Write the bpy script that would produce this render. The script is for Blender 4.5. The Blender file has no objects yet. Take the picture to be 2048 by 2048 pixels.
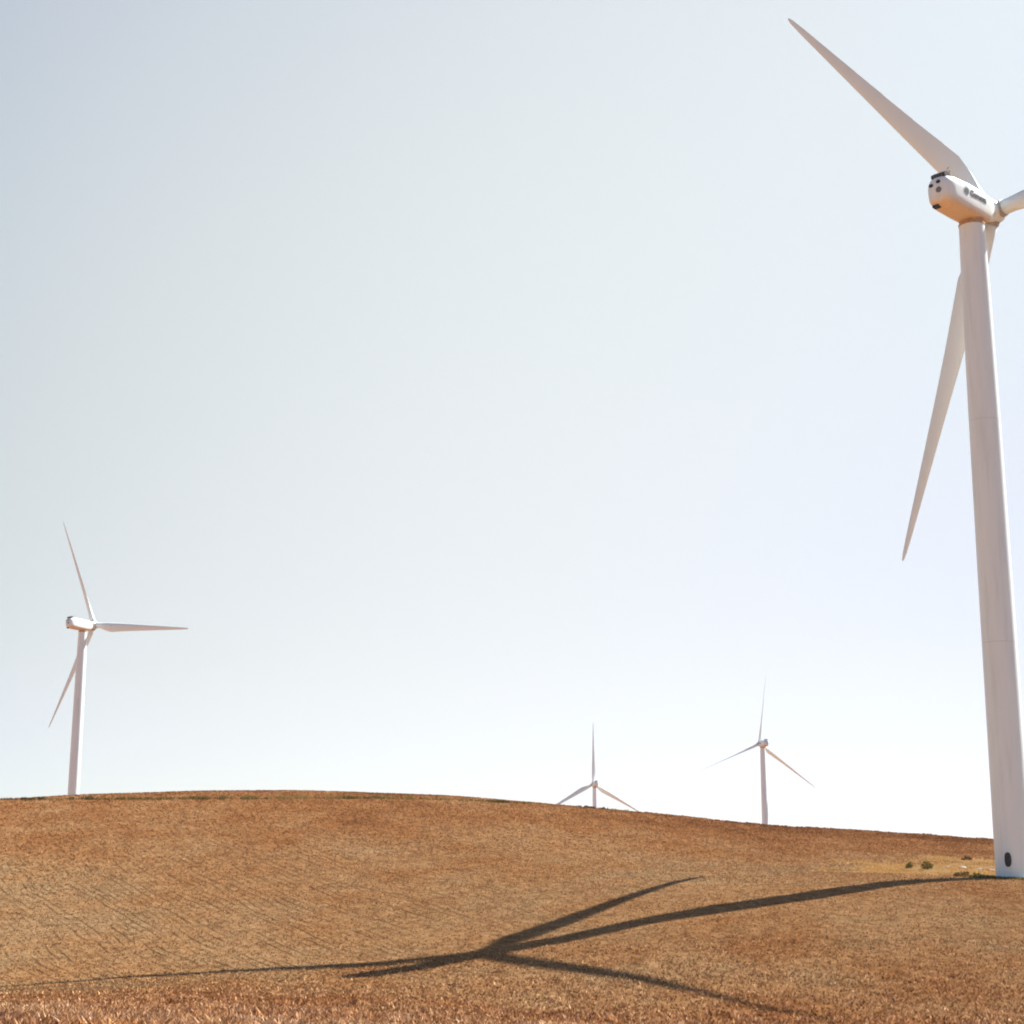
import bpy, bmesh, math, random
import numpy as np
from mathutils import Vector, Matrix

# ------------------------------------------------------------------ camera, sky, sun, exposure
scene = bpy.context.scene
R = math.radians
cam_data = bpy.data.cameras.new("camera")
cam_data.sensor_width = 36.0
cam_data.lens = 58.37
cam_data.clip_start = 0.5
cam_data.clip_end = 30000.0
camera = bpy.data.objects.new("camera", cam_data)
scene.collection.objects.link(camera)
camera.location = (0, 0, 0)
camera.rotation_euler = (R(90 + 12.96), 0, 0)
scene.camera = camera

SUN_AZ, SUN_EL = 56.5, 49.3            # clockwise from +Y, and above the horizon
world = bpy.data.worlds.new("World")
scene.world = world
world.use_nodes = True
wn, wl = world.node_tree.nodes, world.node_tree.links
wn.clear()
sky = wn.new("ShaderNodeTexSky")
sky.sky_type = 'NISHITA'
sky.sun_disc = False
sky.sun_elevation = R(SUN_EL)
sky.sun_rotation = R(SUN_AZ)
sky.altitude = 100
sky.air_density = 0.5
sky.dust_density = 1.0
sky.ozone_density = 2.0
bg = wn.new("ShaderNodeBackground")
bg.inputs["Strength"].default_value = 0.05
wo = wn.new("ShaderNodeOutputWorld")
# summer haze whitening the sky: strongest towards the sunny half of the sky
geo_ = wn.new("ShaderNodeTexCoord")
sp_ = wn.new("ShaderNodeSeparateXYZ"); wl.new(geo_.outputs['Generated'], sp_.inputs[0])
def wmath(op, a, b=None, c=None):
    n = wn.new("ShaderNodeMath"); n.operation = op
    for k, v in enumerate((a, b, c)):
        if v is None: continue
        if isinstance(v, (int, float)): n.inputs[k].default_value = v
        else: wl.new(v, n.inputs[k])
    return n.outputs[0]
def wrange(sock, f0, f1, t0, t1):
    n = wn.new("ShaderNodeMapRange"); n.interpolation_type = 'SMOOTHSTEP'
    for k, v in zip(('From Min', 'From Max', 'To Min', 'To Max'), (f0, f1, t0, t1)): n.inputs[k].default_value = v
    wl.new(sock, n.inputs['Value'])
    return n.outputs[0]
over = wrange(sp_.outputs['Z'], .56, .85, 1.0, .05)
hx = wmath('MINIMUM', wmath('MAXIMUM', sp_.outputs['X'], -.36), .40)
hz = wmath('MINIMUM', wmath('MAXIMUM', sp_.outputs['Z'], -.02), .56)
hxx, hzz, hxz = wmath('MULTIPLY', hx, hx), wmath('MULTIPLY', hz, hz), wmath('MULTIPLY', hx, hz)
comb = wn.new("ShaderNodeCombineXYZ")
for k, (coef, behind) in enumerate((((.1010, -.0674, .3692, -.3845, -.5254, .2407), .17),
                                    ((.0315, -.0878, .5959, -.3326, -.7320, .2797), .36),
                                    ((-.0660, -.0442, .6340, -.2020, -.6243, .1120), .80))):
    e = coef[0]
    for c_, s_ in zip(coef[1:], (hx, hz, hxx, hzz, hxz)): e = wmath('MULTIPLY_ADD', s_, c_, e)
    e = wmath('ADD', e, wrange(sp_.outputs['Z'], -.02, .12, (.0, .025, .07)[k], 0.0))
    half = wrange(sp_.outputs['Y'], -.1, .72, behind, 1.0)
    v = wmath('MULTIPLY', wmath('MULTIPLY', wmath('MAXIMUM', e, .0), half), over)
    wl.new(wmath('MULTIPLY', v, 20.0), comb.inputs[k])
addh = wn.new("ShaderNodeVectorMath"); addh.operation = 'ADD'
wl.new(sky.outputs[0], addh.inputs[0]); wl.new(comb.outputs[0], addh.inputs[1])
wl.new(addh.outputs[0], bg.inputs["Color"])
wl.new(bg.outputs[0], wo.inputs["Surface"])

sun_data = bpy.data.lights.new("sun", 'SUN')
sun_data.energy = 5.0
sun_data.angle = R(0.5)
sun_data.color = (1.0, 0.95, 0.87)
sun = bpy.data.objects.new("sun", sun_data)
scene.collection.objects.link(sun)
sdir = Vector((math.sin(R(SUN_AZ)) * math.cos(R(SUN_EL)), math.cos(R(SUN_AZ)) * math.cos(R(SUN_EL)), math.sin(R(SUN_EL))))
sun.rotation_euler = sdir.to_track_quat('Z', 'Y').to_euler()
sun.location = sdir * 300

scene.view_settings.view_transform = 'Standard'
scene.view_settings.look = 'None'
scene.view_settings.exposure = 1.7
scene.view_settings.gamma = 1.0
scene.cycles.filter_width = 2.0     # the lens is a little soft

COL = scene.collection
HAZE = 0.00005
rng = np.random.default_rng(7)
random.seed(7)

# ------------------------------------------------------------------ helpers
def link(o):
    COL.objects.link(o)
    return o

def tag(o, label=None, cat=None, group=None, kind=None):
    if label: o["label"] = label
    if cat: o["category"] = cat
    if group: o["group"] = group
    if kind: o["kind"] = kind
    return o

def build(name, bm, mat, parent=None, smooth=True, matrix=None):
    me = bpy.data.meshes.new(name)
    bmesh.ops.recalc_face_normals(bm, faces=bm.faces)
    bm.to_mesh(me)
    bm.free()
    me.materials.append(mat)
    if smooth:
        for p in me.polygons: p.use_smooth = True
    o = link(bpy.data.objects.new(name, me))
    if parent: o.parent = parent
    if matrix is not None: o.matrix_local = matrix
    return o

def loft(bm, rings, cap=True):
    """rings: lists of points with the same count, joined one to the next."""
    vs = [[bm.verts.new(p) for p in ring] for ring in rings]
    n = len(vs[0])
    for a, b in zip(vs[:-1], vs[1:]):
        for i in range(n):
            bm.faces.new((a[i], a[(i + 1) % n], b[(i + 1) % n], b[i]))
    if cap:
        bm.faces.new(vs[0][::-1])
        bm.faces.new(vs[-1])
    return vs

def ring(cx, cy, z, r, n=48):
    return [(cx + r * math.cos(2 * math.pi * i / n), cy + r * math.sin(2 * math.pi * i / n), z) for i in range(n)]

def box(bm, lo, hi):
    x0, y0, z0 = lo; x1, y1, z1 = hi
    loft(bm, [[(x0, y0, z0), (x1, y0, z0), (x1, y1, z0), (x0, y1, z0)], [(x0, y0, z1), (x1, y0, z1), (x1, y1, z1), (x0, y1, z1)]])

def sharpen(o, ang=35):
    me = o.data
    bm = bmesh.new(); bm.from_mesh(me)
    for e in bm.edges:
        if len(e.link_faces) == 2 and e.calc_face_angle(0) > R(ang): e.smooth = False
    bm.to_mesh(me); bm.free()
    return o

def pchip(xk, yk, x):
    """monotone cubic through (xk, yk); yk may have a trailing axis of columns."""
    xk = np.asarray(xk, float); yk = np.asarray(yk, float)
    h = np.diff(xk); d = np.diff(yk, axis=0) / (h if yk.ndim == 1 else h[:, None])
    m = np.zeros_like(yk)
    a, b = d[:-1], d[1:]
    ok = a * b > 0
    w1 = (2 * h[1:] + h[:-1]); w2 = (h[1:] + 2 * h[:-1])
    if yk.ndim > 1: w1 = w1[:, None]; w2 = w2[:, None]
    with np.errstate(divide='ignore', invalid='ignore'):
        m[1:-1] = np.where(ok, (w1 + w2) / (w1 / a + w2 / b), 0)
    m[0] = d[0]; m[-1] = d[-1]
    return xk, yk, m

def pchip_eval(c, x):
    xk, yk, m = c
    x = np.clip(x, xk[0], xk[-1])
    i = np.clip(np.searchsorted(xk, x, side='right') - 1, 0, len(xk) - 2)
    h = xk[i + 1] - xk[i]; t = (x - xk[i]) / h
    return ((2*t**3 - 3*t**2 + 1) * yk[i] + (t**3 - 2*t**2 + t) * h * m[i] + (-2*t**3 + 3*t**2) * yk[i+1] + (t**3 - t**2) * h * m[i+1])

# value noise in the plane, for relief and for patches of crop
_perm = rng.random((256, 256))
def vnoise(x, y):
    xi = np.floor(x).astype(int); yi = np.floor(y).astype(int)
    fx = x - xi; fy = y - yi
    fx = fx * fx * (3 - 2 * fx); fy = fy * fy * (3 - 2 * fy)
    g = lambda a, b: _perm[a & 255, b & 255]
    return (g(xi, yi) * (1 - fx) + g(xi + 1, yi) * fx) * (1 - fy) + (g(xi, yi + 1) * (1 - fx) + g(xi + 1, yi + 1) * fx) * fy
def fbm(x, y, o=3):
    s = 0; a = 1; t = 0
    for k in range(o):
        s = s + a * vnoise(x * 2**k + 17.3 * k, y * 2**k + 5.1 * k); t += a; a *= .5
    return s / t

# ------------------------------------------------------------------ terrain: height z(x, y) of the rolling field
PHI = np.array([-25, -18, -12, -6, 0, 6, 12, 17, 25.])
RN = np.array([45, 70, 100, 120, 128, 135, 150, 165, 180, 212, 245, 330, 516, 860, 1020, 3000.])
def _row(z_far, *s):
    return list(s) + [z / r for z, r in zip(z_far, RN[11:])]
S_TAB = np.array([
    _row((12, 13, 6, 2, -20), -.076, -.0645, -.057, -.0530, -.0495, -.0440, -.028, -.013, .002, .033, .052),
    _row((12, 13, 6, 2, -20), -.077, -.0650, -.057, -.0525, -.0490, -.0430, -.027, -.011, .004, .034, .052),
    _row((13, 12, 5, 1, -20), -.084, -.0690, -.058, -.0500, -.0450, -.0370, -.019, -.003, .012, .040, .056),
    _row((13, 11, 4, 0, -20), -.092, -.0750, -.061, -.0460, -.0385, -.0300, -.010, .006, .020, .044, .058),
    _row((11, 9, 3, -2, -20), -.098, -.0810, -.064, -.0390, -.0275, -.0180, .001, .014, .024, .042, .053),
    _row((9, 8, 5, -2, -20), -.100, -.0870, -.062, -.0345, -.0220, -.0125, .0045, .0130, .0185, .034, .044),
    _row((7, 7, 6, 0, -20), -.100, -.0880, -.060, -.0320, -.0215, -.0130, .0040, .0100, .0135, .026, .035),
    _row((6, 6, 5, 2, -20), -.100, -.0860, -.058, -.0330, -.0230, -.0150, .0020, .0086, .0120, .021, .0287),
    _row((6, 6, 5, 2, -20), -.100, -.0850, -.058, -.0330, -.0230, -.0150, .0020, .0080, .0115, .020, .027),
])
CR_X = np.array([-140, 0, 50, 133, 248, 404, 590, 724, 817, 910, 1004, 1109, 1200, 1310, 1397, 1525, 1639, 1771, 1981, 2048, 2190.])
CR_Y = np.array([1606, 1598, 1597, 1591, 1587, 1582, 1581, 1585, 1588.5, 1592, 1600, 1609, 1618, 1627, 1637, 1651, 1657, 1665, 1679.5, 1684, 1695.])
_cp, _sp = math.cos(R(12.96)), math.sin(R(12.96))
_u = (1024 - CR_Y) / 3320.6
_cY = _cp - _u * _sp; _cX = (CR_X - 1024) / 3320.6; _cZ = _sp + _u * _cp
CR_PHI = np.degrees(np.arctan2(_cX, _cY)); CR_S = _cZ / np.hypot(_cX, _cY)
def crest_s(phi):
    s = 0
    for k in (-1.0, -.5, 0, .5, 1.0): s = s + np.interp(phi + k * .6, CR_PHI, CR_S)
    return s / 5
_phig = np.arange(-25, 25.01, .25)
_cols = pchip_eval_cols = np.stack([pchip_eval(pchip(PHI, S_TAB[:, j], None), _phig) for j in range(len(RN))], 1)
_j = list(RN).index(245)
_cols[:, _j] = crest_s(_phig)
_cols[:, _j - 1] = _cols[:, _j] - (np.interp(_phig, PHI, S_TAB[:, _j] - S_TAB[:, _j - 1]))
SURVEY = np.array([[36.9,151.0,1.3],[29.5,146.0,.5],[22.5,141.4,-.4],[17.6,138.1,-1.0],[12.9,135.0,-1.6],[16.6,137.5,-1.0],[9.6,132.8,-2.2],[1.5,127.5,-3.5],[9.6,144.2,-.4],[3.2,134.6,-2.5],[-12.2,125.3,-4.9],[-21.4,124.9,-5.5],[-29.2,124.6,-5.8],[2.8,117.4,-4.8],[7.9,109.8,-5.2],[12.3,102.7,-6.0],[16.1,96.5,-6.6],[20.5,89.5,-7.05],[-3.4,125.4,-4.4],[18.2,157.4,1.7],[-37.3,126.7,-6.4],[-11.9,117.8,-5.5],[46.5,157.3,1.37]])
SURVEY_W = None
FAR = []   # (x, y, z) of the far towers' feet
def height(x, y, rough=True):
    x = np.asarray(x, float); y = np.asarray(y, float)
    shp = x.shape; x = x.ravel(); y = y.ravel()
    r = np.hypot(x, y); phi = np.degrees(np.arctan2(x, y))
    ph = np.clip(phi, -25, 25)
    fi = (ph + 25) / .25; i = np.clip(np.floor(fi).astype(int), 0, len(_phig) - 2); t = fi - i
    z = np.empty_like(r)
    rr = np.clip(r, 45, 3000)
    # cubic along r on the node values of this direction
    yk = _cols[i] * (1 - t)[:, None] + _cols[i + 1] * t[:, None]
    d = np.diff(yk, axis=1) / np.diff(RN)
    h = np.diff(RN)
    m = np.zeros_like(yk)
    a, b = d[:, :-1], d[:, 1:]
    w1 = 2 * h[1:] + h[:-1]; w2 = h[1:] + 2 * h[:-1]
    with np.errstate(divide='ignore', invalid='ignore'):
        m[:, 1:-1] = np.where(a * b > 0, (w1 + w2) / (w1 / a + w2 / b), 0)
    m[:, 0] = d[:, 0]; m[:, -1] = 0
    k = np.clip(np.searchsorted(RN, rr, side='right') - 1, 0, len(RN) - 2)
    q = np.arange(len(r)); hh = h[k]; t = (rr - RN[k]) / hh
    s = (2*t**3 - 3*t**2 + 1) * yk[q, k] + (t**3 - 2*t**2 + t) * hh * m[q, k] + (-2*t**3 + 3*t**2) * yk[q, k+1] + (t**3 - t**2) * hh * m[q, k+1]
    z = s * rr
    near = r < 45
    tt = np.clip(r / 45, 0, 1)
    z = np.where(near, -1.7 + (z + 1.7) * tt * tt * (1.6 - .6 * tt), z)
    # away from the picture's sector the field turns into gentle low ground
    w = np.clip((np.abs(phi) - 25) / 60, 0, 1); w = w * w * (3 - 2 * w)
    z = z * (1 - w) + (-1.7 - 3 * np.minimum(r / 300, 4)) * w
    z = np.where(r > 3000, z - (r - 3000) * .002, z)
    for fx, fy, fz, f0 in FAR:
        z = z + (fz - f0) * np.exp(-((x - fx)**2 + (y - fy)**2) / 55**2)
    if rough:
        z = z + (fbm(x / 9 + 31, y / 9 + 11) - .5) * .35 * np.clip((r - 20) / 60, 0, 1) * np.clip((230 - r) / 30, .12, 1)
        z = z + (fbm(x / 1.6 + 3, y / 1.6 + 1, 3) - .5) * .55 * np.clip((r - 222) / 14, 0, 1) * np.clip((phi - 1) / 5, 0.15, 1) * np.clip((300 - r) / 30, 0, 1)
    if SURVEY_W is not None:
        for (sx_, sy_, _z), w_ in zip(SURVEY, SURVEY_W):
            z = z + w_ * np.exp(-((x - sx_)**2 + (y - sy_)**2) / (2 * 9.0**2))
    return z.reshape(shp)

def wind_frame(az, th, cone, tilt=5.65):
    az, th, co, ti = R(az), R(th), R(cone), R(tilt)
    n = Vector((math.sin(az) * math.cos(ti), math.cos(az) * math.cos(ti), math.sin(ti)))
    return n
OH = 4.425
# hub centre in the world, nose azimuth, rotor angle, coning
TURBINES = [
    dict(hub=(49.74, 160.36, 68.74), az=46.56, th=-36.64, cone=-.9),
    dict(hub=(-127.93, 503.05, 80.21), az=32.3, th=-23.9, cone=2.7, tilt=5.0, pitch=(-24, 0, 12)),
    dict(hub=(49.60, 1024.1, 65.50), az=-8.0, th=-.2, cone=1.8, tilt=5.0, pitch=(28, 28, 28)),
    dict(hub=(127.0, 856.5, 75.30), az=-11.0, th=6.1, cone=.9, tilt=5.0, pitch=(68, 68, 68)),
]
for T in TURBINES:
    n = wind_frame(T['az'], 0, 0, T.get('tilt', 5.65))
    T['axis'] = (T['hub'][0] - n.x * OH, T['hub'][1] - n.y * OH)
    T['foot'] = T['hub'][2] - n.z * OH - 66.9
for T in TURBINES:
    x, y = T['axis']
    FAR.append((x, y, T['foot'], float(height(np.array([x]), np.array([y]), False)[0])))
FAR[0] = (FAR[0][0], FAR[0][1], FAR[0][3], FAR[0][3])
_d = ((SURVEY[:, None, :2] - SURVEY[None, :, :2])**2).sum(-1)
_K = np.exp(-_d / (2 * 9.0**2))
SURVEY_W = np.linalg.solve(_K + .12 * np.eye(len(SURVEY)), SURVEY[:, 2] - .07 - height(SURVEY[:, 0], SURVEY[:, 1]))
_p0 = np.array([TURBINES[0]['axis']])
TURBINES[0]['foot'] = float(height(_p0[:, 0], _p0[:, 1])[0])
BASE = TURBINES[0]['axis']

# ------------------------------------------------------------------ materials
def new_mat(name):
    m = bpy.data.materials.new(name); m.use_nodes = True
    nt = m.node_tree; nt.nodes.clear()
    out = nt.nodes.new("ShaderNodeOutputMaterial")
    return m, nt, out

def N(nt, kind, **kw):
    n = nt.nodes.new(kind)
    for k, v in kw.items():
        if k == 'inp':
            for a, b in v.items(): n.inputs[a].default_value = b
        else: setattr(n, k, v)
    return n

def ramp(nt, fac, stops, interp='LINEAR'):
    r = nt.nodes.new("ShaderNodeValToRGB"); r.color_ramp.interpolation = interp
    e = r.color_ramp.elements
    while len(e) > 1: e.remove(e[-1])
    e[0].position = stops[0][0]; e[0].color = (*stops[0][1], 1)
    for p, c in stops[1:]:
        k = e.new(p); k.color = (*c, 1)
    nt.links.new(fac, r.inputs[0])
    return r.outputs[0]

def mix(nt, fac, a, b, mode='MIX'):
    m = nt.nodes.new("ShaderNodeMix"); m.data_type = 'RGBA'; m.blend_type = mode
    if isinstance(fac, (int, float)): m.inputs[0].default_value = fac
    else: nt.links.new(fac, m.inputs[0])
    for s, v in ((6, a), (7, b)):
        if isinstance(v, tuple): m.inputs[s].default_value = (*v, 1)
        else: nt.links.new(v, m.inputs[s])
    return m.outputs[2]

def simple(name, col, rough=.6, metal=0, noise=.0, scale=3.0):
    m, nt, out = new_mat(name)
    b = N(nt, "ShaderNodeBsdfPrincipled", inp={'Roughness': rough, 'Metallic': metal})
    if noise:
        tc = N(nt, "ShaderNodeTexCoord"); nz = N(nt, "ShaderNodeTexNoise", inp={'Scale': scale, 'Detail': 4})
        nt.links.new(tc.outputs['Object'], nz.inputs['Vector'])
        c = ramp(nt, nz.outputs[0], [(.3, tuple(v * (1 - noise) for v in col)), (.7, tuple(min(1, v * (1 + noise)) for v in col))])
        nt.links.new(c, b.inputs['Base Color'])
    else: b.inputs['Base Color'].default_value = (*col, 1)
    nt.links.new(b.outputs[0], out.inputs[0])
    return m

ROW_AZ = -27.0      # bearing of the sown rows, degrees from +Y
ROW_W = .8
FIELD_TAN = (.275, .150, .067)
FIELD_RED = (.155, .063, .022)
FIELD_ORA = (.236, .106, .040)
FIELD_GREY = (.262, .160, .080)
def field_colour(nt):
    """the crop's own colour by place: red-brown patches, tan sweeps, orange lower ground"""
    geo = N(nt, "ShaderNodeNewGeometry")
    at = N(nt, "ShaderNodeAttribute", attribute_name="patch")      # 0 tan .. 1 red, computed on the mesh
    nz = N(nt, "ShaderNodeTexNoise", inp={'Scale': .11, 'Detail': 5, 'Roughness': .65})
    nt.links.new(geo.outputs['Position'], nz.inputs['Vector'])
    add = N(nt, "ShaderNodeMath", operation='MULTIPLY_ADD', inp={1: 1.1, 2: -.55})
    nt.links.new(nz.outputs[0], add.inputs[0])
    s = N(nt, "ShaderNodeMath", operation='ADD'); nt.links.new(add.outputs[0], s.inputs[0]); nt.links.new(at.outputs['Fac'], s.inputs[1])
    s.use_clamp = True
    return ramp(nt, s.outputs[0], [(0, FIELD_GREY), (.3, FIELD_TAN), (.65, FIELD_ORA), (1, FIELD_RED)])

def ground_material():
    m, nt, out = new_mat("field_soil")
    geo = N(nt, "ShaderNodeNewGeometry")
    c = field_colour(nt)
    n1 = N(nt, "ShaderNodeTexNoise", inp={'Scale': 2.3, 'Detail': 8, 'Roughness': .75})
    nt.links.new(geo.outputs['Position'], n1.inputs['Vector'])
    v = ramp(nt, n1.outputs[0], [(.3, (.70, .66, .63)), (.5, (.96, .96, .96)), (.68, (1.2, 1.2, 1.2))])
    c = mix(nt, 1.0, c, v, 'MULTIPLY')
    # bare drill lines between the sown rows, broken up along their length
    mp = N(nt, "ShaderNodeMapping", vector_type='POINT', inp={'Rotation': (0, 0, R(ROW_AZ))}); nt.links.new(geo.outputs['Position'], mp.inputs[0])
    wv = N(nt, "ShaderNodeTexNoise", inp={'Scale': .05, 'Detail': 2}); nt.links.new(mp.outputs[0], wv.inputs['Vector'])
    sx = N(nt, "ShaderNodeSeparateXYZ"); nt.links.new(mp.outputs[0], sx.inputs[0])
    ux = N(nt, "ShaderNodeMath", operation='MULTIPLY_ADD', inp={1: 3.0}); nt.links.new(wv.outputs[0], ux.inputs[0]); nt.links.new(sx.outputs['X'], ux.inputs[2])
    pp = N(nt, "ShaderNodeMath", operation='PINGPONG', inp={1: ROW_W / 2}); nt.links.new(ux.outputs[0], pp.inputs[0])
    ln = N(nt, "ShaderNodeMapRange", inp={'From Min': .04, 'From Max': .14, 'To Min': 1, 'To Max': 0}); nt.links.new(pp.outputs[0], ln.inputs['Value'])
    mp2 = N(nt, "ShaderNodeMapping", inp={'Scale': (.7, .022, 1)}); nt.links.new(mp.outputs[0], mp2.inputs[0])
    br = N(nt, "ShaderNodeTexNoise", inp={'Scale': 1.0, 'Detail': 4, 'Roughness': .6}); nt.links.new(mp2.outputs[0], br.inputs['Vector'])
    b2 = N(nt, "ShaderNodeMapRange", inp={'From Min': .42, 'From Max': .60, 'To Min': 0, 'To Max': .85}); nt.links.new(br.outputs[0], b2.inputs['Value'])
    rowf = N(nt, "ShaderNodeAttribute", attribute_name="row")
    ml = N(nt, "ShaderNodeMath", operation='MULTIPLY'); nt.links.new(ln.outputs[0], ml.inputs[0]); nt.links.new(b2.outputs[0], ml.inputs[1])
    ml2 = N(nt, "ShaderNodeMath", operation='MULTIPLY'); nt.links.new(ml.outputs[0], ml2.inputs[0]); nt.links.new(rowf.outputs['Fac'], ml2.inputs[1])
    c = mix(nt, ml2.outputs[0], c, (0.067, 0.038, 0.019))
    cl = N(nt, "ShaderNodeTexNoise", inp={'Scale': .8, 'Detail': 5, 'Roughness': .7}); nt.links.new(geo.outputs['Position'], cl.inputs['Vector'])
    c = mix(nt, 1.0, c, ramp(nt, cl.outputs[0], [(.32, (.66, .58, .52)), (.5, (1, 1, 1)), (.68, (1.22, 1.25, 1.28))]), 'MULTIPLY')
    # straw-coloured combing along the rows
    mp3 = N(nt, "ShaderNodeMapping", inp={'Scale': (3.2, .35, 1)}); nt.links.new(mp.outputs[0], mp3.inputs[0])
    cb = N(nt, "ShaderNodeTexNoise", inp={'Scale': 1.0, 'Detail': 5, 'Roughness': .6}); nt.links.new(mp3.outputs[0], cb.inputs['Vector'])
    cv = ramp(nt, cb.outputs[0], [(.3, (.72, .68, .64)), (.5, (1, 1, 1)), (.7, (1.2, 1.2, 1.2))])
    c = mix(nt, 1.0, c, cv, 'MULTIPLY')
    wet = N(nt, "ShaderNodeAttribute", attribute_name="pad")
    c = mix(nt, wet.outputs['Fac'], c, mix(nt, n1.outputs[0], (.25, .135, .050), (.36, .235, .115)))
    b = N(nt, "ShaderNodeBsdfDiffuse", inp={'Roughness': .8})
    nt.links.new(c, b.inputs['Color'])
    bump = N(nt, "ShaderNodeBump", inp={'Strength': .7, 'Distance': .25})
    nt.links.new(n1.outputs[0], bump.inputs['Height']); nt.links.new(bump.outputs[0], b.inputs['Normal'])
    nt.links.new(b.outputs[0], out.inputs[0])
    return m

def straw_material():
    m, nt, out = new_mat("dry_straw")
    c = field_colour(nt)
    geo = N(nt, "ShaderNodeNewGeometry")
    nz = N(nt, "ShaderNodeTexNoise", inp={'Scale': .35, 'Detail': 3}); nt.links.new(geo.outputs['Position'], nz.inputs['Vector'])
    tl = N(nt, "ShaderNodeAttribute", attribute_name="tall")
    pk = N(nt, "ShaderNodeMath", operation='MULTIPLY'); nt.links.new(tl.outputs['Fac'], pk.inputs[0]); nt.links.new(ramp(nt, nz.outputs[0], [(.4, (0, 0, 0)), (.6, (1, 1, 1))]), pk.inputs[1])
    c = mix(nt, pk.outputs[0], c, (.27, .155, .088))
    t = N(nt, "ShaderNodeAttribute", attribute_name="tint")
    v = ramp(nt, t.outputs['Fac'], [(0, (.46, .37, .32)), (.45, (.92, .90, .90)), (.8, (1.25, 1.27, 1.3)), (1, (2.1, 2.5, 3.0))])
    c = mix(nt, 1.0, c, v, 'MULTIPLY')
    d = N(nt, "ShaderNodeBsdfDiffuse"); tr = N(nt, "ShaderNodeBsdfTranslucent")
    nt.links.new(c, d.inputs[0]); nt.links.new(c, tr.inputs[0])
    ms = N(nt, "ShaderNodeMixShader", inp={0: .22})
    nt.links.new(d.outputs[0], ms.inputs[1]); nt.links.new(tr.outputs[0], ms.inputs[2])
    nt.links.new(ms.outputs[0], out.inputs[0])
    return m

def leaf_material(name, stops):
    m, nt, out = new_mat(name)
    t = N(nt, "ShaderNodeAttribute", attribute_name="tint")
    c = ramp(nt, t.outputs['Fac'], stops)
    d = N(nt, "ShaderNodeBsdfDiffuse"); tr = N(nt, "ShaderNodeBsdfTranslucent")
    nt.links.new(c, d.inputs[0]); nt.links.new(c, tr.inputs[0])
    ms = N(nt, "ShaderNodeMixShader", inp={0: .3})
    nt.links.new(d.outputs[0], ms.inputs[1]); nt.links.new(tr.outputs[0], ms.inputs[2])
    nt.links.new(ms.outputs[0], out.inputs[0])
    return m

PAINT = (.655, .745, .775)
def paint_material(name, orange_lo=None, seams=None):
    """off-white turbine paint: slight dirt, vertical streaks, weld seams, orange towards the underside"""
    m, nt, out = new_mat(name)
    tc = N(nt, "ShaderNodeTexCoord")
    mp = N(nt, "ShaderNodeMapping", inp={'Scale': (1.6, 1.6, .12)}); nt.links.new(tc.outputs['Object'], mp.inputs[0])
    nz = N(nt, "ShaderNodeTexNoise", inp={'Scale': 1.0, 'Detail': 6, 'Roughness': .6}); nt.links.new(mp.outputs[0], nz.inputs['Vector'])
    c = ramp(nt, nz.outputs[0], [(.28, tuple(v * .88 for v in PAINT)), (.5, PAINT), (.75, tuple(min(1, v * 1.04) for v in PAINT))])
    sep = N(nt, "ShaderNodeSeparateXYZ"); nt.links.new(tc.outputs['Object'], sep.inputs[0])
    if seams:
        md = N(nt, "ShaderNodeMath", operation='PINGPONG', inp={1: seams}); nt.links.new(sep.outputs['Z'], md.inputs[0])
        lt = N(nt, "ShaderNodeMath", operation='LESS_THAN', inp={1: .035}); nt.links.new(md.outputs[0], lt.inputs[0])
        ml = N(nt, "ShaderNodeMath", operation='MULTIPLY', inp={1: .35}); nt.links.new(lt.outputs[0], ml.inputs[0])
        c = mix(nt, ml.outputs[0], c, (.42, .40, .38))
    if orange_lo:
        z0, z1, amt = orange_lo
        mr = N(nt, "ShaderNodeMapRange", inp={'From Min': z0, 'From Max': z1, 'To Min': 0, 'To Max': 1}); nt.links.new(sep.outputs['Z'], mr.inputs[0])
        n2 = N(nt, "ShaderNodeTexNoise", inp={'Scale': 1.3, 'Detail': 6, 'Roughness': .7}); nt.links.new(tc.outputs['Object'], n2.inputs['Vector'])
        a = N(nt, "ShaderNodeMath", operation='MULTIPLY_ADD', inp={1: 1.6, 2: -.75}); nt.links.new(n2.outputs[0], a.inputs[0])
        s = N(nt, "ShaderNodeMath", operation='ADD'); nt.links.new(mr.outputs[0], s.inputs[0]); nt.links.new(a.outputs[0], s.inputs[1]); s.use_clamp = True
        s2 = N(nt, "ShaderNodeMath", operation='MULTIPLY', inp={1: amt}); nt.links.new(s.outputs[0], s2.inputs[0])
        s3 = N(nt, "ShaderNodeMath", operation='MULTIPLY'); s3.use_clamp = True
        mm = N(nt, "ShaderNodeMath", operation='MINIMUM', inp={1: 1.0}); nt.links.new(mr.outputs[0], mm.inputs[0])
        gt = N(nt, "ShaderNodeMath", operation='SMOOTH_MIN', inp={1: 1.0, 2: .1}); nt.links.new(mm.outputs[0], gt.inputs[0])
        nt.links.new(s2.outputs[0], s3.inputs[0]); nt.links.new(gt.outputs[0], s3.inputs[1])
        c = mix(nt, s3.outputs[0], c, (.62, .37, .12))  # orange deepens towards the underside, broken up by noise
    b = N(nt, "ShaderNodeBsdfPrincipled", inp={'Roughness': .42})
    nt.links.new(c, b.inputs['Base Color'])
    nt.links.new(b.outputs[0], out.inputs[0])
    return m

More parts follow.
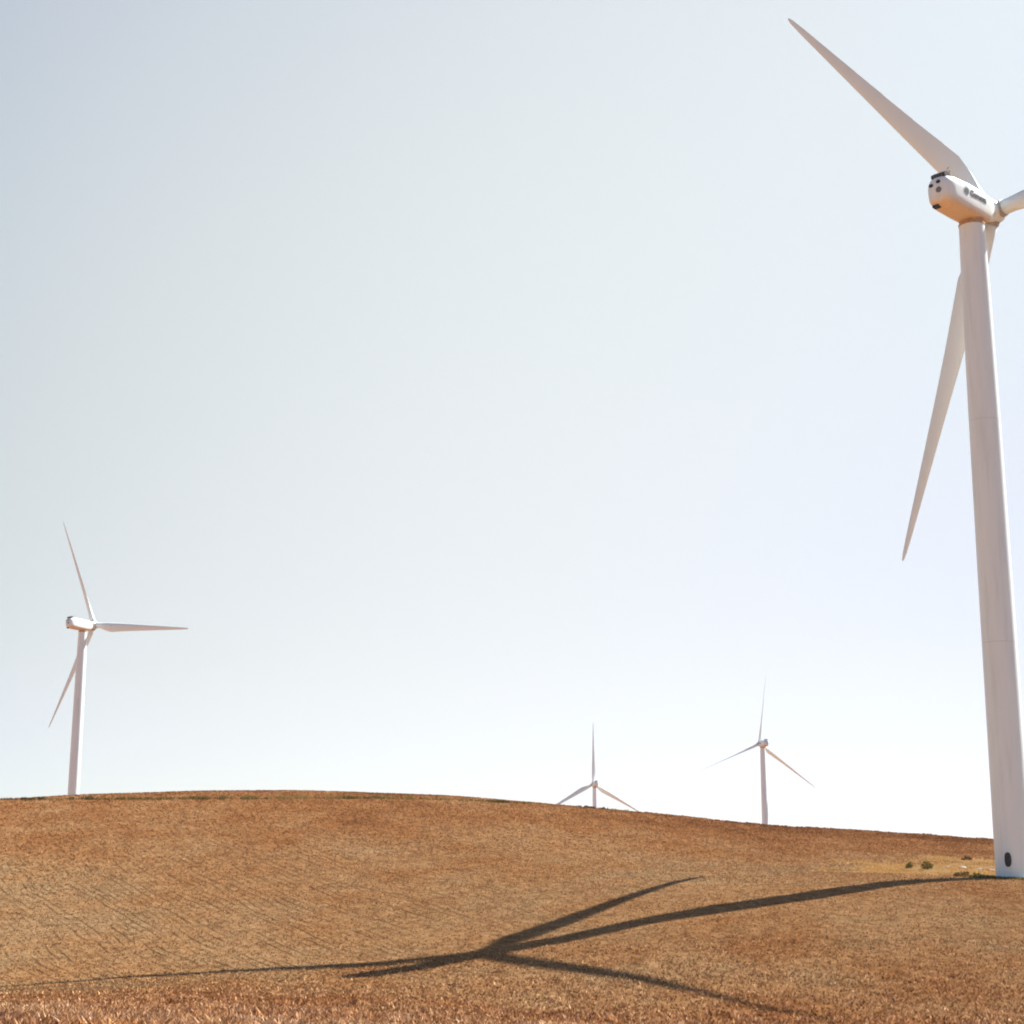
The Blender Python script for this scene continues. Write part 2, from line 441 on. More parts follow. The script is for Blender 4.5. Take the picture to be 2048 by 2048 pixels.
M = {
    'ground': ground_material(), 'straw': straw_material(),
    'tower': paint_material("tower_paint", seams=11.0),
    'nacelle': paint_material("nacelle_paint", orange_lo=(66.45, 65.3, .68)),
    'blade': simple("blade_gelcoat", (.635, .725, .75), .45, noise=.03, scale=.25),
    'hub': paint_material("hub_paint"),
    'dark': simple("dark_opening", (.012, .012, .013), .8),
    'vent': simple("grey_vent", (.12, .12, .125), .6),
    'letter': simple("navy_lettering", (.03, .04, .055), .5),
    'joint': simple("bearing_ring", (.30, .27, .25), .6, noise=.2),
    'flange': simple("orange_brown_flange", (.38, .22, .09), .6, noise=.3),  # orange-brown flange, close to the tone of the nacelle belly
    'concrete': simple("pale_concrete", (0.332, 0.316, 0.292), .9, noise=.15),
    'rock': simple("pale_stone", (0.269, 0.229, 0.186), .9, noise=.25, scale=6),
    'green': leaf_material("green_weed_leaf", [(0, (0.028, 0.028, 0.006)), (.5, (0.087, 0.075, 0.016)), (1, (0.205, 0.158, 0.040))]),
    'verge': leaf_material("verge_grass_leaf", [(0, (0.040, 0.033, 0.009)), (.35, (0.103, 0.079, 0.022)), (.6, (0.190, 0.126, 0.040)), (1, (0.284, 0.182, 0.063))]),
    'dry': leaf_material("dry_yellow_grass", [(0, (.17, .09, .03)), (.5, (.36, .20, .065)), (1, (.46, .30, .12))]),
    'brownweed': leaf_material("brown_weed_leaf", [(0, (0.040, 0.022, 0.008)), (1, (0.126, 0.071, 0.024))]),
}

# ------------------------------------------------------------------ crop patches and sowing rows
def row_coord(x, y):
    a = R(ROW_AZ)
    u = x * math.cos(a) - y * math.sin(a)          # across the rows
    v = x * math.sin(a) + y * math.cos(a)
    return u + (fbm(v / 40, u / 60 + 3) - .5) * 2.5
def row_gap(x, y):
    """1 in the bare line between two rows, 0 in the crop; stronger to the left"""
    u = row_coord(x, y)
    f = np.abs((u / ROW_W) % 1 - .5) * 2
    line = np.clip((f - .70) / .14, 0, 1)
    str_ = fbm(x / 14 + 9, y / 14 + 2)
    phi = np.degrees(np.arctan2(x, y))
    side = np.clip((6 - phi) / 12, .12, 1)
    return line * np.clip((str_ - .34) * 5, 0, 1) * side
def patch(x, y):
    r = np.hypot(x, y); phi = np.degrees(np.arctan2(x, y))
    p = np.full_like(r, .22)
    p = p + .42 * np.clip((r - 176) / 40, 0, 1)
    p = p + .25 * np.clip((phi - 1) / 8, 0, 1) * np.clip((r - 200) / 12, 0, 1)
    p = p + .34 * np.clip((112 - r) / 35, 0, 1)
    p = p + (fbm(x / 24 + 4, y / 24 + 40) - .5) * .7 + (fbm(x / 5 + 14, y / 11 + 4) - .5) * .35
    # sweeping bands that follow the passes of the harvester
    p = p + (fbm(row_coord(x, y) / 7 + 80, y / 60) - .5) * .3
    # ochre grass on the strip beyond the verge
    return np.clip(p, 0, 1)
def pad(x, y):
    """1 on the unsown gravelly ground round the near tower"""
    dx = x - (BASE[0] - .5); dy = y - (BASE[1] + 19.5)
    d = np.sqrt(((dx - .25 * dy) / 13.5) ** 2 + (dy / 20.5) ** 2) + (fbm(x / 3.5, y / 3.5, 4) - .5) * 1.0
    return np.clip((1.0 - d) / .35, 0, 1)

# ------------------------------------------------------------------ the field: one sheet to the horizon
def polar_field():
    ph = np.concatenate([np.arange(-180, -60, 6), np.arange(-60, -24, 2), np.arange(-24, 24, .16), np.arange(24, 60, 2), np.arange(60, 180.1, 6)])
    rr = np.concatenate([np.array([0.01, 2, 5, 9, 14, 20, 27, 35, 43]), np.arange(50, 120, 1.2), np.arange(120, 262, .8), np.arange(264, 330, 5), np.geomspace(335, 12000, 50)])
    P, Rr = np.meshgrid(np.radians(ph), rr, indexing='ij')
    X = Rr * np.sin(P); Y = Rr * np.cos(P); Z = height(X, Y)
    nphi, nr = X.shape
    co = np.stack([X, Y, Z], -1).reshape(-1, 3)
    i, j = np.meshgrid(np.arange(nphi - 1), np.arange(nr - 1), indexing='ij')
    a = (i * nr + j).ravel(); b = a + nr; c = b + 1; d = a + 1
    faces = np.stack([a, d, c, b], 1)
    # centre cap
    me = bpy.data.meshes.new("field")
    me.vertices.add(len(co)); me.vertices.foreach_set("co", co.ravel())
    me.loops.add(faces.size); me.loops.foreach_set("vertex_index", faces.ravel())
    me.polygons.add(len(faces)); me.polygons.foreach_set("loop_start", np.arange(0, faces.size, 4)); me.polygons.foreach_set("loop_total", np.full(len(faces), 4))
    me.update(calc_edges=True)
    x, y = co[:, 0], co[:, 1]
    at = me.attributes.new("patch", 'FLOAT', 'POINT'); at.data.foreach_set("value", patch(x, y).astype(np.float32))
    at = me.attributes.new("row", 'FLOAT', 'POINT'); at.data.foreach_set("value", (np.clip((7 - np.degrees(np.arctan2(x, y))) / 14, .15, 1) * np.clip((np.hypot(x, y) - 105) / 15, 0, 1) * np.clip((222 - np.hypot(x, y)) / 45, 0, 1)).astype(np.float32))
    at = me.attributes.new("pad", 'FLOAT', 'POINT'); at.data.foreach_set("value", pad(x, y).astype(np.float32))
    me.polygons.foreach_set("use_smooth", np.ones(len(faces), bool))
    me.materials.append(M['ground'])
    o = link(bpy.data.objects.new("field", me)); o["kind"] = "structure"
    return o
polar_field()

# ------------------------------------------------------------------ blades of straw and grass: many small upright slivers in one mesh
def slivers(name, x, y, h, w, lean, tint, mat, kind='stuff', per=2, z=None, extra=None):
    """each root point gets one bent sliver: a quad with a tip triangle"""
    n = len(x)
    if z is None: z = height(x, y)
    yaw = rng.random(n) * 2 * np.pi
    dx, dy = np.cos(yaw), np.sin(yaw)
    la = rng.random(n) * 2 * np.pi; lm = lean * rng.random(n)
    lx, ly = np.cos(la) * lm, np.sin(la) * lm
    b0 = np.stack([x - dx * w / 2, y - dy * w / 2, z - .05], 1)
    b1 = np.stack([x + dx * w / 2, y + dy * w / 2, z - .05], 1)
    m0 = np.stack([x - dx * w * .42 + lx * .45 * h, y - dy * w * .42 + ly * .45 * h, z + h * .6], 1)
    m1 = np.stack([x + dx * w * .42 + lx * .45 * h, y + dy * w * .42 + ly * .45 * h, z + h * .6], 1)
    t0 = np.stack([x + lx * h, y + ly * h, z + h], 1)
    co = np.stack([b0, b1, m1, m0, t0], 1).reshape(-1, 3)
    base = np.arange(n) * 5
    quad = np.stack([base, base + 1, base + 2, base + 3], 1)
    tri = np.stack([base + 3, base + 2, base + 4], 1)
    loops = np.concatenate([quad, tri], 1).ravel()
    me = bpy.data.meshes.new(name)
    me.vertices.add(len(co)); me.vertices.foreach_set("co", co.astype(np.float32).ravel())
    me.loops.add(len(loops)); me.loops.foreach_set("vertex_index", loops.astype(np.int32))
    st = np.stack([np.arange(n) * 7, np.arange(n) * 7 + 4], 1).ravel()
    me.polygons.add(2 * n); me.polygons.foreach_set("loop_start", st.astype(np.int32))
    me.polygons.foreach_set("loop_total", np.tile([4, 3], n).astype(np.int32))
    me.update(calc_edges=True)
    at = me.attributes.new("tint", 'FLOAT', 'POINT'); at.data.foreach_set("value", np.repeat(tint, 5).astype(np.float32))
    pa = patch(x, y)
    at = me.attributes.new("patch", 'FLOAT', 'POINT'); at.data.foreach_set("value", np.repeat(pa, 5).astype(np.float32))
    at = me.attributes.new("tall", 'FLOAT', 'POINT'); at.data.foreach_set("value", np.repeat(np.clip((118 - np.hypot(x, y)) / 50, 0, .75), 5).astype(np.float32))
    me.materials.append(mat)
    o = link(bpy.data.objects.new(name, me))
    if kind: o["kind"] = kind
    return o

def scatter(r0, r1, dens, phi0=-21.5, phi1=21.5):
    area = math.radians(phi1 - phi0) * (r1**2 - r0**2) / 2
    n = int(area * dens)
    r = np.sqrt(rng.random(n) * (r1**2 - r0**2) + r0**2); p = np.radians(rng.random(n) * (phi1 - phi0) + phi0)
    return r * np.sin(p), r * np.cos(p)

xs, ys, hs, ws, ts = [], [], [], [], []
for r0, r1, dens, hh, ww, con in ((52, 70, 52, .36, .085, 2.1), (70, 84, 44, .28, .090, 2.0), (84, 98, 32, .20, .10, 1.7), (98, 112, 24, .15, .11, 1.3), (112, 126, 18, .12, .12, .9), (126, 180, 11, .09, .13, .42), (180, 262, 7, .11, .18, .35)):
    x, y = scatter(r0, r1, dens)
    pd = pad(x, y)
    keep = (rng.random(len(x)) > pd) & (rng.random(len(x)) < .35 + 1.1 * fbm(x / 1.3, y / 1.3, 2))
    x, y = x[keep], y[keep]
    cl = fbm(x / .5 + 60, y / .9, 2)
    xs.append(x); ys.append(y)
    hs.append(hh * (.55 + .75 * rng.random(len(x))) * (.6 + .8 * cl)); ws.append(ww * (.6 + .8 * rng.random(len(x))))
    t = .5 + con * (.55 * (rng.random(len(x)) - .5) + (cl - .5) * .7)
    spark = rng.random(len(x)) < .07 * con
    t = np.where(spark, .85 + .15 * rng.random(len(x)), t)
    ws[-1] = np.where(spark & (r0 < 90), ws[-1] * 1.5, ws[-1])
    ts.append(np.clip(t, 0, 1))
X = np.concatenate(xs); Y = np.concatenate(ys); Hh = np.concatenate(hs); Ww = np.concatenate(ws); Tt = np.concatenate(ts)
o = slivers("stubble", X, Y, Hh, Ww, 1.1, Tt, M['straw'])
tag(o, "dry orange brown grain stubble covering the whole hillside", "stubble")
print("slivers", len(X))

# ------------------------------------------------------------------ the wind turbine: one prototype with its parts, then copies
AXO = 66.9     # height of the rotor shaft over the tower's axis
def airfoil(c, le, th, n=18):
    """closed section, chord along x from le to le+c, thickness th along y; leading edge round"""
    pts = []
    for k in range(n):
        a = 2 * math.pi * k / n
        u = .5 - .5 * math.cos(a)              # 0 at the leading edge
        t = th * (math.sin(a)) * .5
        t *= 1.55 * (1 - u) ** .55 if 0 < u < 1 else 1
        pts.append((u, t))
    return [(le + u * c, t) for u, t in pts]

def blade_mesh():
    L = 37.4
    st = [  # radius, chord, leading edge x, thickness, twist deg, roundness
        (.85, 1.6, -.80, 1.6, 0, 1), (2.3, 1.62, -.81, 1.58, 0, 1), (3.4, 1.90, -.86, 1.35, 6, .75), (5.0, 2.45, -.93, 1.05, 11, .3),
        (7.3, 2.85, -.93, .80, 10, 0), (10, 2.62, -.88, .62, 8, 0), (15, 2.15, -.76, .44, 5, 0), (20, 1.75, -.62, .33, 3, 0),
        (25, 1.38, -.49, .24, 2, 0), (30, 1.02, -.36, .17, 1, 0), (34.5, .70, -.24, .11, 0, 0), (36.6, .46, -.14, .07, 0, 0), (37.2, .26, -.04, .04, 0, 0), (L, .08, .06, .02, 0, 0)]
    bm = bmesh.new(); rings = []
    n = 20
    for r, c, le, th, tw, rd in st:
        af = airfoil(c, le, th, n)
        pts = []
        for k, (x, y) in enumerate(af):
            a = 2 * math.pi * k / n
            cx, cy = (le + c / 2) - math.cos(a) * c / 2, math.sin(a) * th / 2
            x = x * (1 - rd) + cx * rd; y = y * (1 - rd) + cy * rd
            ca, sa = math.cos(R(tw)), math.sin(R(tw))
            pts.append((x * ca - (y) * sa * -1, y * ca - x * sa, r))
        rings.append(pts)
    loft(bm, rings)
    return bm

root = link(bpy.data.objects.new("wind_turbine", None))
root.empty_display_size = 3
# the root stands at the tower's foot; local +Y is the nose direction
def tower_r(z):
    return float(np.interp(z, [0, 12, 28, 45, 58, 64.5], [1.70, 1.66, 1.60, 1.50, 1.38, 1.27]))
bm = bmesh.new()
zz = [-1.2] + [k * 1.0 for k in range(0, 65)] + [64.5]
loft(bm, [ring(0, 0, z, tower_r(max(z, 0)), 64) for z in zz])
tower = sharpen(build("tower", bm, M['tower'], root))
for z in (21.9, 43.8):                                     # bolted section joints, a finger's width proud
    bm = bmesh.new(); r = tower_r(z)
    loft(bm, [ring(0, 0, z - .07, r + .004, 64), ring(0, 0, z - .05, r + .005, 64), ring(0, 0, z + .05, r + .005, 64), ring(0, 0, z + .07, r + .004, 64)])
    sharpen(build("joint_ring", bm, M['tower'], tower))
bm = bmesh.new()
loft(bm, [ring(0, 0, 64.5, 1.20, 48), ring(0, 0, 64.52, 1.31, 48), ring(0, 0, 64.72, 1.31, 48), ring(0, 0, 64.74, 1.22, 48), ring(0, 0, 65.35, 1.22, 48)])
sharpen(build("yaw_flange", bm, M['flange'], root))

# nacelle: rounded box, narrower at both ends, belly rising to the rear
bm = bmesh.new(); rings = []
for y, w, z0, z1, e in ((-6.15, .80, 65.75, 67.70, 2.4), (-6.0, 1.08, 65.42, 68.0, 2.7), (-5.6, 1.30, 65.18, 68.2, 3.1), (-4.7, 1.40, 65.02, 68.3, 3.8), (-2.0, 1.42, 65.0, 68.3, 5),
                        (0, 1.42, 65.0, 68.25, 5), (1.6, 1.38, 65.15, 68.15, 4.5), (2.4, 1.25, 65.6, 68.0, 4), (2.8, 1.10, 65.95, 67.85, 3.2)):
    pts = []
    for k in range(40):
        a = 2 * math.pi * (k + .5) / 40
        ca, sa = math.cos(a), math.sin(a)
        f = (abs(ca) ** e + abs(sa) ** e) ** (-1 / e)
        pts.append((w * ca * f, y, (z0 + z1) / 2 + (z1 - z0) / 2 * sa * f))
    rings.append(pts)
loft(bm, rings)
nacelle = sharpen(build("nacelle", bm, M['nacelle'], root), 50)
# cooler across the rear of the roof: black curved louvre box on two feet
bm = bmesh.new()
pr = [(-.02, .0), (-.10, .30), (.05, .62), (.35, .80), (.75, .78), (1.05, .55), (1.1, 0)]
loft(bm, [[(x, -5.85 + a * .9, 68.05 + b * .72) for a, b in pr] for x in (-.72, -.62, .74, .84)])
cool = build("cooler", bm, M['dark'], nacelle, smooth=False)
bm = bmesh.new()
for x in (-.4, -.12, .16, .44): loft(bm, [[(x - .03, -5.85 + a * .93 - .01, 68.06 + b * .76) for a, b in pr], [(x + .03, -5.85 + a * .93 - .01, 68.06 + b * .76) for a, b in pr]])
build("louvre", bm, M['vent'], cool, smooth=False)
def disc(name, y, x, z, rx, rz, mat, depth=.06):
    bm = bmesh.new()
    loft(bm, [[(x + rx * math.cos(a), y + d, z + rz * math.sin(a)) for a in [2 * math.pi * k / 24 for k in range(24)]] for d in (.25, -depth)])
    return sharpen(build(name, bm, mat, nacelle))
disc("rear_vent", -6.16, -.62, 67.25, .24, .18, M['dark'])
disc("rear_vent", -6.16, .22, 67.45, .24, .18, M['dark'])
disc("round_vent", -6.16, .22, 66.60, .30, .30, M['vent'])
bm = bmesh.new(); box(bm, (-.8, -5.85, 65.04), (-.15, -5.3, 65.3)); build("belly_hatch", bm, M['dark'], nacelle, smooth=False)
# wind sensor mast on the roof
for x in (-.5, .5):
    bm = bmesh.new()
    loft(bm, [ring(x, -4.4, 68.2, .03, 8), ring(x, -4.4, 69.0, .025, 8), ring(x, -4.4, 69.01, .10, 8), ring(x, -4.4, 69.12, .06, 8)])
    build("wind_sensor", bm, M['vent'], nacelle)

def lettering(side):
    cu = bpy.data.curves.new("lettering", 'FONT'); cu.body = "Gamesa"; cu.size = .92; cu.extrude = .02; cu.offset = .018
    cu.align_x = 'LEFT'; cu.align_y = 'CENTER'
    t = link(bpy.data.objects.new("lettering_curve", cu))
    bpy.context.view_layer.update()
    me = bpy.data.meshes.new_from_object(t.evaluated_get(bpy.context.evaluated_depsgraph_get()))
    bpy.data.objects.remove(t); bpy.data.curves.remove(cu)
    me.name = "lettering"; me.materials.clear(); me.materials.append(M['letter'])
    bm = bmesh.new(); bm.from_mesh(me)
    # round emblem in front of the word
    n = 28
    for r0, r1, a0, a1 in ((.0, .36, 0, 2), (.42, .50, .1, 1.2)):
        k0 = [(r0, a0 + (a1 - a0) * k / n) for k in range(n + 1)]
        for k in range(n):
            qa = [math.pi * (a0 + (a1 - a0) * (k + e) / n) for e in (0, 1)]
            vs = [bm.verts.new((-.62 + rr * math.cos(q), rr * math.sin(q), .02)) for rr, q in ((r1, qa[0]), (r1, qa[1]), (max(r0, .001), qa[1]), (max(r0, .001), qa[0]))]
            bm.faces.new(vs)
    bm.to_mesh(me); bm.free()
    o = link(bpy.data.objects.new("lettering", me)); o.parent = nacelle
    # reads from the rear towards the nose on the left flank, from the nose on the right flank
    if side < 0: m = Matrix(((0, 0, -1, -1.43), (-1, 0, 0, 1.2), (0, 1, 0, 67.05), (0, 0, 0, 1)))
    else: m = Matrix(((0, 0, 1, 1.43), (1, 0, 0, -2.3), (0, 1, 0, 67.05), (0, 0, 0, 1)))
    o.matrix_local = m
    return o
lettering(-1)
lettering(1)

# hub, set per turbine with its tilt; parts: spinner, three root sockets
bm = bmesh.new()
prof = [(-1.25, .92), (-1.15, 1.08), (-.7, 1.18), (0, 1.20), (.7, 1.10), (1.2, .85), (1.6, .45), (1.75, .12)]
loft(bm, [[(r * math.cos(a), y, r * math.sin(a)) for a in [2 * math.pi * k / 36 for k in range(36)]] for y, r in prof])
hub = sharpen(build("hub", bm, M['hub'], root), 60)
bm = bmesh.new()
loft(bm, [[(r * math.cos(a), y, r * math.sin(a)) for a in [2 * math.pi * k / 36 for k in range(36)]] for y, r in ((-1.85, .75), (-1.8, .88), (-1.27, .88), (-1.25, .75))])
collar = build("shaft_collar", bm, M['joint'], hub)
blade0 = build("blade", blade_mesh(), M['blade'], root)
bm = bmesh.new()
loft(bm, [ring(0, 0, .9, .84, 36), ring(0, 0, .9, .90, 36), ring(0, 0, 1.3, .90, 36), ring(0, 0, 1.34, .81, 36)])
sock = sharpen(build("root_ring", bm, M['joint'], blade0))
bm = bmesh.new()                                           # the small maker's plate and lifting mark near the root
loft(bm, [[(-.3, -.2, z), (.4, -.2, z), (.4, -.518, z), (-.3, -.425, z)] for z in (7.3, 7.42)])
plate = build("blade_plate", bm, M['joint'], blade0, smooth=False)

# door hatch low on the tower
door_angle = 0
bm = bmesh.new()
n = 28
def hatch(bm, w, h, zc, off, thick):
    rings = []
    for d in (0, thick):
        pts = []
        for k in range(n):
            a = 2 * math.pi * k / n; ca, sa = math.cos(a), math.sin(a); e = 2.6
            f = (abs(ca) ** e + abs(sa) ** e) ** (-1 / e)
            z = zc + h * sa * f; ang = w * ca * f / 1.69; rr = tower_r(z) + off + d
            pts.append((rr * math.sin(ang), -rr * math.cos(ang), z))
        rings.append(pts)
    loft(bm, rings)
hatch(bm, .40, .78, 1.75, .003, .05); frame = sharpen(build("door_frame", bm, M['hub'], tower))
bm = bmesh.new(); hatch(bm, .30, .66, 1.75, .055, .03); dr = sharpen(build("door", bm, M['dark'], tower))
bm = bmesh.new(); loft(bm, [ring(.18, -1.80, 1.72, .02, 8), ring(.18, -1.80, 1.9, .02, 8)]); build("handle", bm, M['vent'], dr)

def children(o): return [c for c in bpy.data.objects if c.parent == o]
def copy_tree(o, parent=None):
    c = o.copy(); COL.objects.link(c)
    if parent: c.parent = parent; c.matrix_local = o.matrix_local.copy()
    for ch in children(o): copy_tree(ch, c)
    return c
for _ in range(2): copy_tree(blade0, root)

LAB = ["huge white wind turbine with its oval door, nearest, cut by the right edge",
       "white wind turbine on the far left behind the hill crest, one blade pointing right",
       "small distant wind turbine sunk behind the hill, its lower blades touching the crest",
       "distant wind turbine between the low three-armed one and the huge tower, its tower leaning faintly"]
LAB[3] = "pale distant wind turbine between the sunken one and the huge near tower"
roots = [root] + [copy_tree(root) for _ in range(3)]
for T, rt, lab in zip(TURBINES, roots, LAB):
    az = T['az']; tilt = T.get('tilt', 5.65)
    rt.location = (T['axis'][0], T['axis'][1], T['foot']); rt.rotation_euler = (0, 0, -R(az))
    tag(rt, lab, "wind turbine", "white wind turbines on the hill")
    ti = R(tilt)
    n = Vector((0, math.cos(ti), math.sin(ti))); u = Vector((1, 0, 0)); w = Vector((0, -math.sin(ti), math.cos(ti)))
    hc = Vector((0, 0, AXO)) + n * OH
    k = 0
    for ch in children(rt):
        nm = ch.name.split('.')[0]
        if nm == 'hub':
            ch.matrix_local = Matrix.Translation(hc) @ Matrix((( u.x, n.x, w.x), (u.y, n.y, w.y), (u.z, n.z, w.z))).to_4x4()
        elif nm == 'blade':
            a = R(T['th'] + 120 * k); k += 1
            rad = u * math.sin(a) + w * math.cos(a); tan = u * math.cos(a) - w * math.sin(a)
            co = R(T['cone'])
            rd = rad * math.cos(co) + n * math.sin(co); nn = n * math.cos(co) - rad * math.sin(co)
            ch.matrix_local = Matrix.Translation(hc) @ Matrix(((tan.x, nn.x, rd.x), (tan.y, nn.y, rd.y), (tan.z, nn.z, rd.z))).to_4x4() @ Matrix.Rotation(R(T.get('pitch', (0, 0, 0))[k - 1]), 4, 'Z')
        elif nm == 'tower':
            # turn the tower so its door looks towards the track, a little left of the photographer
            toward = math.degrees(math.atan2(-T['axis'][0], -T['axis'][1]))   # bearing from the tower to the origin
            bearing = toward + 17
            ch.rotation_euler = (0, 0, -R(bearing - 180) + R(az))


# ------------------------------------------------------------------ the green verge just below the crest, and the lip of dry grass on it
VG = np.array([(-16.6, 1600), (-15.0, 1599.2), (-10.3, 1598), (-7.1, 1597), (-5.0, 1596.5), (-3.5, 1597.5), (-1.3, 1602), (1.4, 1610.5), (3.6, 1619.5)])
_pg = (np.arctan2((VG[:, 0] * 0), 1))
def slope_of(phi, ypx):      # elevation of a line of the hill seen from the photographer's stand
    u = (1024 - ypx) / 3320.6
    return (_sp + u * _cp) / np.hypot(_cp - u * _sp, np.tan(np.radians(phi)) * (_cp - u * _sp))
verge_r = {}
_vp = np.arange(-22, 6, .1)
_vy = np.interp(_vp, VG[:, 0], VG[:, 1])
_rr = np.arange(190, 245, .25)
_vr = []
for p_, y_ in zip(_vp, _vy):
    zz_ = height(_rr * math.sin(R(p_)), _rr * math.cos(R(p_)))
    s_ = zz_ / _rr
    k = np.nonzero(s_ > float(slope_of(p_, y_)) )[0]
    _vr.append(_rr[k[0]] if len(k) else 243.)
_vr = np.array(_vr)
_vr = np.convolve(np.pad(_vr, 12, mode='edge'), np.ones(25) / 25, 'valid')
n = 30000
p_ = rng.random(n) * 25.5 - 21.5
dens_ = fbm(p_ * 4.5 + 50, p_ * 0 + 1.5, 4)
thick = np.where((p_ > -10.6) & (p_ < -3.5), .06, -.03)
k_ = rng.random(n) < np.clip((dens_ - .47 + thick) * 5, .06, 1) * np.where(p_ > -2, .6, 1)
p_ = p_[k_]
rv = np.interp(p_, _vp, _vr) + rng.normal(size=len(p_)) * .5
x, y = rv * np.sin(np.radians(p_)), rv * np.cos(np.radians(p_))
cl = fbm(x / 1.5 + 9, y / 1.5, 2)
o = slivers("verge", x, y, .15 + .38 * cl * rng.random(len(x)), np.full(len(x), .13), .9, np.clip(rng.random(len(x)) * .6 + (fbm(x / 6, y / 6) - .45) * 1.6 + .1, 0, 1), M['verge'])
tag(o, "thin broken line of green weeds running along under the hill crest", "verge")

# dry yellow grass on the unsown ground behind the near tower's foot
ang = rng.random(42000) * 2 * np.pi; rad = np.sqrt(rng.random(42000)) * 1.2
x = BASE[0] - .5 + np.cos(ang) * rad * 18; y = BASE[1] + 19.5 + np.sin(ang) * rad * 21
k_ = (rng.random(len(x)) < pad(x, y)) & (np.hypot(x - BASE[0], y - BASE[1]) > 1.9) & (fbm(x / 2.2 + 3, y / 2.2, 2) > .38)
x, y = x[k_], y[k_]
cl = fbm(x / 1.8 + 30, y / 1.8, 2)
o = slivers("dry_grass", x, y, .05 + .22 * cl * rng.random(len(x)), np.full(len(x), .09), .9, np.clip(.55 + (rng.random(len(x)) - .5) * .7 + (cl - .5) * .8, 0, 1), M['dry'])
tag(o, "short yellow dry grass round and behind the huge tower's foot", "dry grass")
# green fringe at the tower's foot
ang = rng.random(3800) * 2 * np.pi; rad = 1.75 + np.abs(rng.normal(size=3800)) * .55
x = BASE[0] + np.cos(ang) * rad * 1.5; y = BASE[1] + np.sin(ang) * rad - .2
k_ = np.hypot(x - BASE[0], y - BASE[1]) > 1.8
x, y = x[k_], y[k_]
o = slivers("green_grass", x, y, .10 + .22 * rng.random(len(x)), np.full(len(x), .07), .8, rng.random(len(x)), M['green'])
tag(o, "low green grass fringe growing round the foot of the huge tower", "grass")

# foundation ring of the near tower
zb = float(height(np.array([BASE[0]]), np.array([BASE[1]]))[0])
bm = bmesh.new()
loft(bm, [ring(0, 0, -.9, 2.2, 64), ring(0, 0, .02, 2.2, 64), ring(0, 0, .08, 2.14, 64), ring(0, 0, .08, 1.71, 64)], cap=False)
fo = sharpen(build("foundation", bm, M['concrete'])); fo.location = (BASE[0], BASE[1], TURBINES[0]['foot'])
fo.parent = roots[0]; fo.location = (0, 0, 0)

def weed(x, y, w, h, mat, label, dens=170):
    """a small bushy plant: bent leaf blades round a few stems"""
    z = float(height(np.array([x]), np.array([y]))[0])
    bm = bmesh.new(); lay = bm.verts.layers.float.new("tint")
    for k in range(dens):
        a = random.random() * 2 * math.pi; q = math.sqrt(random.random()) * w * .5; zz = random.random() * h * (1 - .5 * (q / (w * .5)) ** 2)
        c = Vector((q * math.cos(a), q * math.sin(a), zz)); d = Vector((math.cos(a) * .6 + random.gauss(0, .5), math.sin(a) * .6 + random.gauss(0, .5), .5 + random.random() * .6)).normalized()
        sd = d.cross(Vector((random.gauss(0, 1), random.gauss(0, 1), random.gauss(0, 1)))).normalized() * (.035 + .03 * random.random())
        L = .12 + .16 * random.random(); t = random.random()
        vs = [bm.verts.new(v) for v in (c - sd * .4, c + sd * .4, c + d * L * .55 + sd, c + d * L, c + d * L * .55 - sd)]
        for v in vs: v[lay] = t
        bm.faces.new(vs)
    root_ = link(bpy.data.objects.new("weed", None)); root_.location = (x, y, z)
    f = build("leaves", bm, mat, root_, smooth=False)
    bm = bmesh.new()
    loft(bm, [ring(0, 0, -.1, .03, 6), ring(0, 0, h * .45, .022, 6), ring(.04, .02, h * .85, .006, 6)])
    build("stem", bm, M['brownweed'], root_)
    tag(root_, label, "weed", "weeds on the bare ground by the huge tower")
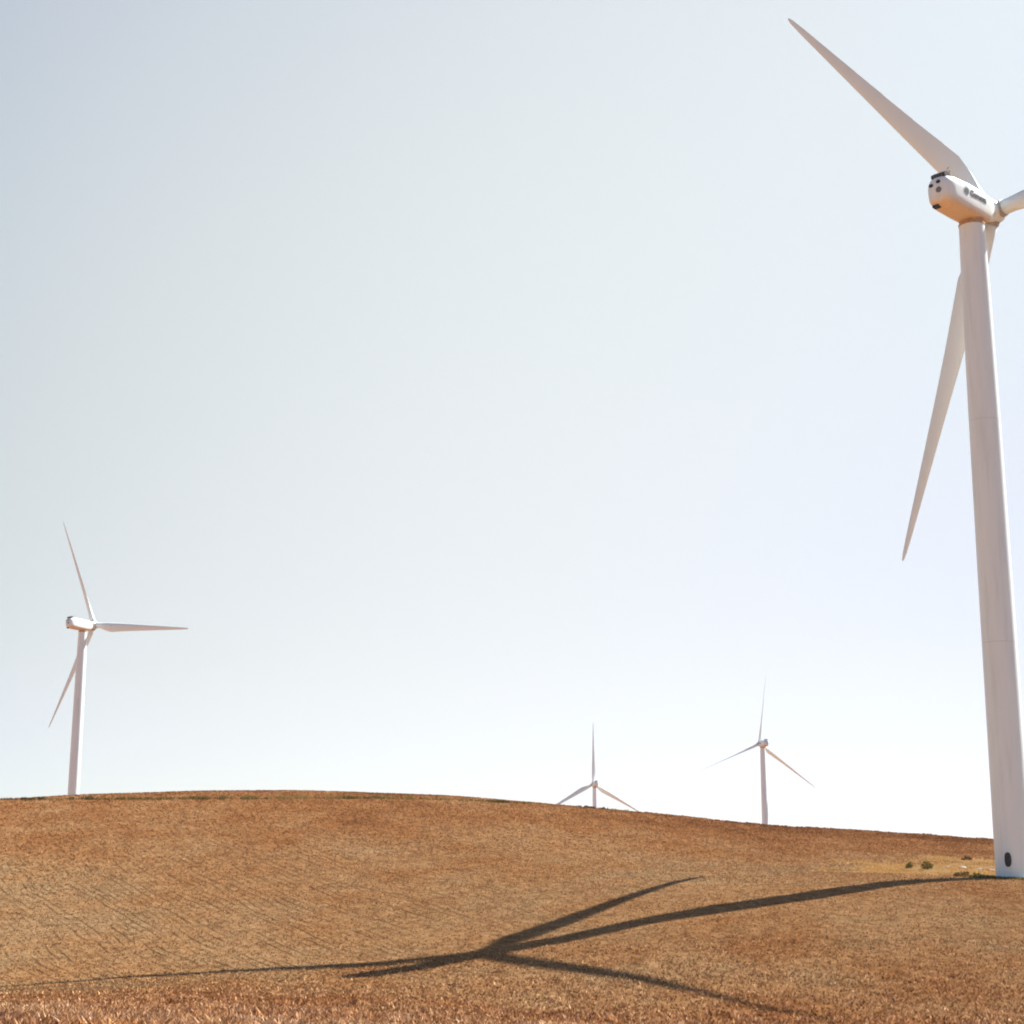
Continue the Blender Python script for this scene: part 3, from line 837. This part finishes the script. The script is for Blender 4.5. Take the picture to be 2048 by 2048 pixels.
weed(43.5, 178.0, 1.05, .8, M['green'], "tallest green weed bush on the yellow ground left of the huge tower", 260)
weed(42.0, 179.5, .6, .55, M['green'], "small dark weed left of the tallest green bush on the yellow ground")
weed(51.3, 191.2, 1.1, .4, M['brownweed'], "brown dead weed on the yellow ground nearest the huge tower, below the crest")
weed(41.9, 158.2, 1.4, .45, M['brownweed'], "dark low weed at the start of the huge tower's shadow")
weed(43.4, 158.6, 1.0, .40, M['green'], "low green weed between the huge tower's foot and its shadow")

def stone(x, y, s_, label):
    z = float(height(np.array([x]), np.array([y]))[0])
    bm = bmesh.new(); bmesh.ops.create_icosphere(bm, subdivisions=2, radius=1)
    off = random.random() * 50
    for v in bm.verts:
        f = .75 + .5 * float(fbm(np.array([v.co.x * 1.3 + off]), np.array([v.co.y * 1.3 + v.co.z * 1.7 + off]), 2)[0])
        v.co = Vector((v.co.x * s_ * 1.3 * f, v.co.y * s_ * f, v.co.z * s_ * .55 * f))
    o = build("stone", bm, M['rock'], smooth=False); o.location = (x, y, z + s_ * .12); o.rotation_euler = (0, 0, random.random() * 6)
    tag(o, label, "stone", "pale stones on the bare ground by the huge tower")
for x, y, s_, lab in ((47.9, 180.5, .36, "largest pale stone on the yellow ground left of the huge tower"),
                      (49.4, 179.4, .27, "pale stone just right of the largest one behind the tower's left edge"),
                      (50.0, 177.0, .24, "pale stone nearest the left edge of the huge tower"),
                      (46.6, 181.4, .2, "small pale stone left of the largest one on the yellow ground"),
                      (48.6, 176.2, .17, "smallest pale stone, in front of the others by the tower")):
    stone(x, y, s_, lab)

# ------------------------------------------------------------------ summer haze: one box of thin air round everything
bm = bmesh.new(); box(bm, (-1500, -300, -60), (1500, 1500, 175))
hm, hnt, hout = new_mat("thin_haze")
pv = N(hnt, "ShaderNodeVolumePrincipled"); pv.inputs['Color'].default_value = (.90, .94, 1.0, 1); pv.inputs['Density'].default_value = HAZE; pv.inputs['Anisotropy'].default_value = .3
hnt.links.new(pv.outputs[0], hout.inputs['Volume'])
hz_ = build("haze", bm, hm, smooth=False); hz_["kind"] = "stuff"
